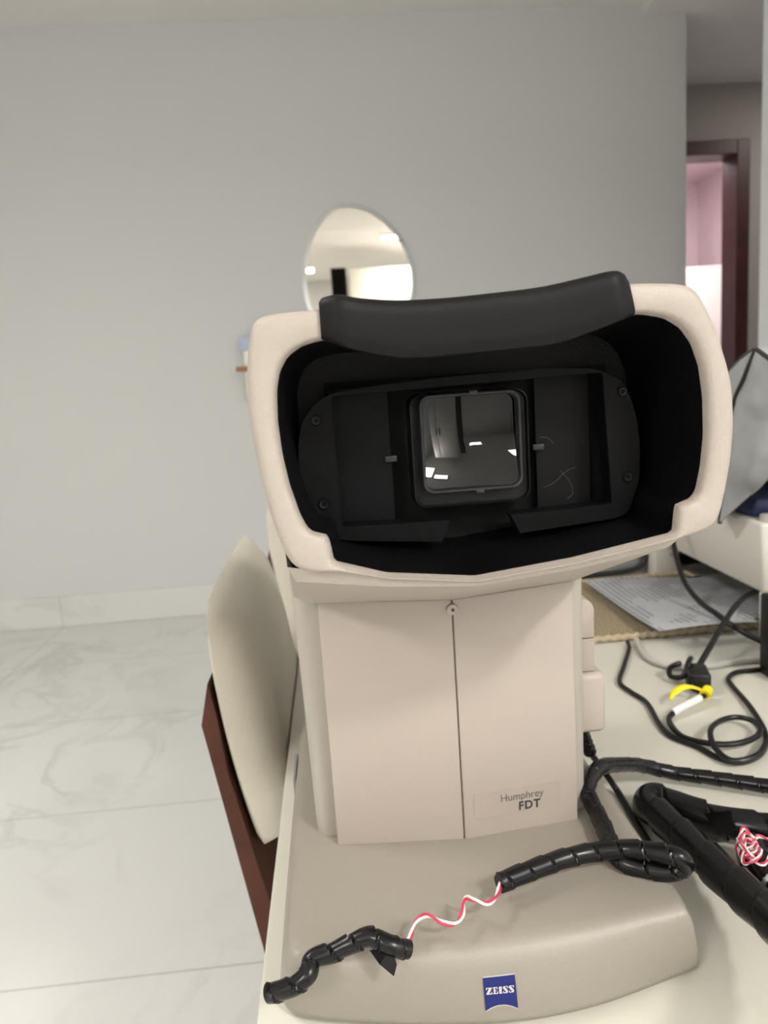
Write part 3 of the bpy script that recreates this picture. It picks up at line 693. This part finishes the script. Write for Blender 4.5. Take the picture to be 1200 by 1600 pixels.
# ------------------------------------------------------------------ papers, straw mat, housing, covers
mt_ = bmesh.new(); bx(mt_, -.16, .16, -.14, .17, 0, .007, bev=.002)
sm = thing('straw_placemat', 'woven straw placemat under the printed papers', 'placemat', (.50, 1.175, DT+.0003))
obj('weave', mt_, M['straw'], sm)
ed = bmesh.new(); pe = [(-.16, -.14), (.16, -.14), (.16, .17), (-.16, .17)]
pth = [Vector((a, b, .0052)) for a, b in dense([Vector(p) for p in pe], .01)]; pth.append(pth[0])
tube(pth, lambda s, a: .0048+.0011*math.sin(s*420+a), step=.002, seg=10, bm=ed, smooth=2); obj('braided_border', ed, mat('straw_border', (.46, .38, .25), .85, bump=.5, bscale=300), sm)
pp = bmesh.new(); rows = []
for j in range(31):
    v = j/30; row = []
    for i in range(25):
        u = i/24; x = -.155+(.150+.14*min(1, max(0, v-.088)/.08))*u; y = -.170+.315*v
        z = .003+.012*(1-v)**3+.014*max(0, v-.75)*math.sin(u*7)+.003*(1+math.sin(u*3+v*2))
        row.append((x, y, max(.001, z)))
    rows.append(row)
loft(rows, False, False, bm=pp, closed=False); bmesh.ops.solidify(pp, geom=pp.faces[:], thickness=-.003)
po_ = obj('printed_papers', pp, M['paper']); po_.location = (.598, 1.150, DT+.0125)
tag(po_, 'loose stack of printed white papers lying under the white raised housing', 'papers')

hz = thing('raised_housing', 'off-white boxy equipment housing standing on legs over the papers', 'equipment', (.80, 1.12, DT))
hb = bmesh.new()
def face_x(y): return -.1955+(.0+.030*0)
pl = [(-.198, -.128), (.25, -.128), (.25, .28), (-.185, .28)]
loft([[(a, b, .068+.0*b) for a, b in pl], [(a-.004, b, .172) for a, b in pl]], bm=hb)
bmesh.ops.bevel(hb, geom=hb.edges[:], offset=.005, segments=3, affect='EDGES', profile=.5)
obj('housing_body', hb, M['housing'], hz)
obj('top_ledge', box(-.190, .25, -.131, -.10, .165, .182, bev=.003), M['housing'], hz)
for x0, x1, y0, y1 in ((-.197, -.16, -.127, -.116), (-.197, -.150, .232, .272), (.20, .24, -.125, -.10), (.20, .24, .2, .24)):
    obj('leg', box(x0, x1, y0, y1, .0005, .069, bev=.002), M['housing'], hz)
obj('bolt', (lambda b: (bmesh.ops.create_cone(b, cap_ends=True, segments=16, radius1=.004, radius2=.004, depth=.006, matrix=Matrix.Translation((-.166, .231, .045)) @ Matrix.Rotation(PI/2, 4, 'X')), b)[1])(bmesh.new()), M['metal'], hz)
nv = bmesh.new(); bx(nv, -.19, .20, -.09, .20, 0, .030, bev=.008, seg=3)
o = obj('navy_case', nv, M['navy']); o.location = (.80, 1.12, DT+.1725); tag(o, 'dark navy blue case lying on top of the white raised housing', 'case')
dm = bmesh.new(); bx(dm, -.10, .22, -.05, .16, 0, .10, bev=.01); 
o = obj('black_device', dm, M['black']); o.location = (.80, 1.12, DT+.203); tag(o, 'black equipment hidden under the grey dust cover', 'equipment')
# grey dust cover with black piping, slumped over the black device
cv = thing('dust_cover', 'grey fabric dust cover with black piping peaking above the white housing', 'dust cover', (.72, 1.08, DT+.2045))
co = Vector((.72, 1.08, DT+.2045))
Pk = Vector((.5900, 1.000, 1.148)); Bk = Vector((.675, 1.22, 1.118)); R1 = Vector((.6250, .900, 1.075)); LL = Vector((.5740, 1.062, .8920)); LR = Vector((.5970, .900, 1.020)); FL = Vector((.5900, 1.052, 1.068)); BL = Vector((.66, 1.22, .945)); R2 = Vector((.75, .93, 1.05)); B2 = Vector((.86, 1.2, 1.10)); R3 = Vector((.76, .93, .96)); T2 = Vector((.80, 1.05, 1.15))
cvb = bmesh.new()
def quad(a, b, c, d, n=10, amp=.006, seed=0):
    rows = []
    for j in range(n+1):
        row = []
        for i in range(n+1):
            u, v = i/n, j/n; p = a.lerp(b, u).lerp(d.lerp(c, u), v)
            w = min(u, 1-u, v, 1-v)*4
            p = p+Vector((-1, -.6, 0))*amp*min(1, w)*(noise.noise(p*22+Vector((seed, 0, 0)))*2+.6); row.append(p-co)
        rows.append(row)
    loft(rows, False, False, bm=cvb, closed=False)
quad(Pk, R1, LR.lerp(LL, .0), FL, seed=1); quad(FL, LR, LR.lerp(LL, .5), LL, seed=3); quad(Bk, Pk, FL, BL, seed=5); quad(BL, FL, LL, BL.lerp(LL, .3)+Vector((0, 0, .012)), seed=6); quad(Pk, Bk, B2, T2, seed=9); quad(Pk, T2, R2, R1, seed=12); quad(R1, R2, R3, LR, seed=15)
bmesh.ops.remove_doubles(cvb, verts=cvb.verts[:], dist=.0004); bmesh.ops.solidify(cvb, geom=cvb.faces[:], thickness=.002)
co_ = obj('cover_fabric', cvb, M['cover'], cv, angle=60)
def pipe(pts): return obj('piping', tube([p-co for p in pts], .0032, smooth=4), M['pipe'], cv)
pipe([Bk, Pk.lerp(Bk, .5)+Vector((0, 0, .004)), Pk]); pipe([Pk, Pk.lerp(FL, .5)+Vector((-.003, -.002, 0)), FL+Vector((-.003, 0, 0)), FL.lerp(LL, .5)+Vector((-.003, 0, 0)), LL]); pipe([Pk, Pk.lerp(R1, .5), R1])
# second grey cover, lying on the desk behind the column
pch = thing('folded_cover', 'folded grey cloth cover with black piping on the desk behind the instrument column', 'dust cover', (.50, 1.46, DT))
pb = bmesh.new(); bx(pb, -.16, .10, -.07, .08, .001, .13, bev=.02, seg=4)
for v in pb.verts: v.co += Vector((0, -1, .3))*.01*noise.noise(v.co*18)
obj('cover_fabric', pb, M['cover'], pch)
obj('piping', tube([(-.16, -.072, .004), (-.02, -.075, .006), (.065, -.075, .010), (.098, -.073, .03), (.102, -.072, .08), (.100, -.07, .125)], .0045), M['pipe'], pch)
pd = bmesh.new(); bx(pd, 0, .22, 0, .12, 0, .14, bev=.02, seg=3)
o = obj('dark_case', pd, M['black']); o.location = (.63, 1.42, DT+.0005); tag(o, 'dark case in shadow behind the white housing leg', 'case')
# black upright case just cutting into the right edge of the frame
bc = bmesh.new(); bx(bc, 0, .16, 0, .04, 0, .108, bev=.003)
o = obj('black_case', bc, M['black']); o.location = (.5290, .838, DT+.0005); tag(o, 'black upright case just entering at the right edge of the photo', 'equipment')

# ------------------------------------------------------------------ world and colour management
w = bpy.data.worlds.new('world'); bpy.context.scene.world = w; w.use_nodes = True
w.node_tree.nodes['Background'].inputs[0].default_value = (.8, .85, 1, 1); w.node_tree.nodes['Background'].inputs[1].default_value = .05
vs = bpy.context.scene.view_settings
vs.view_transform = 'Standard'; vs.look = 'None'; vs.gamma = 1; vs.exposure = -.22; vs.use_curve_mapping = False
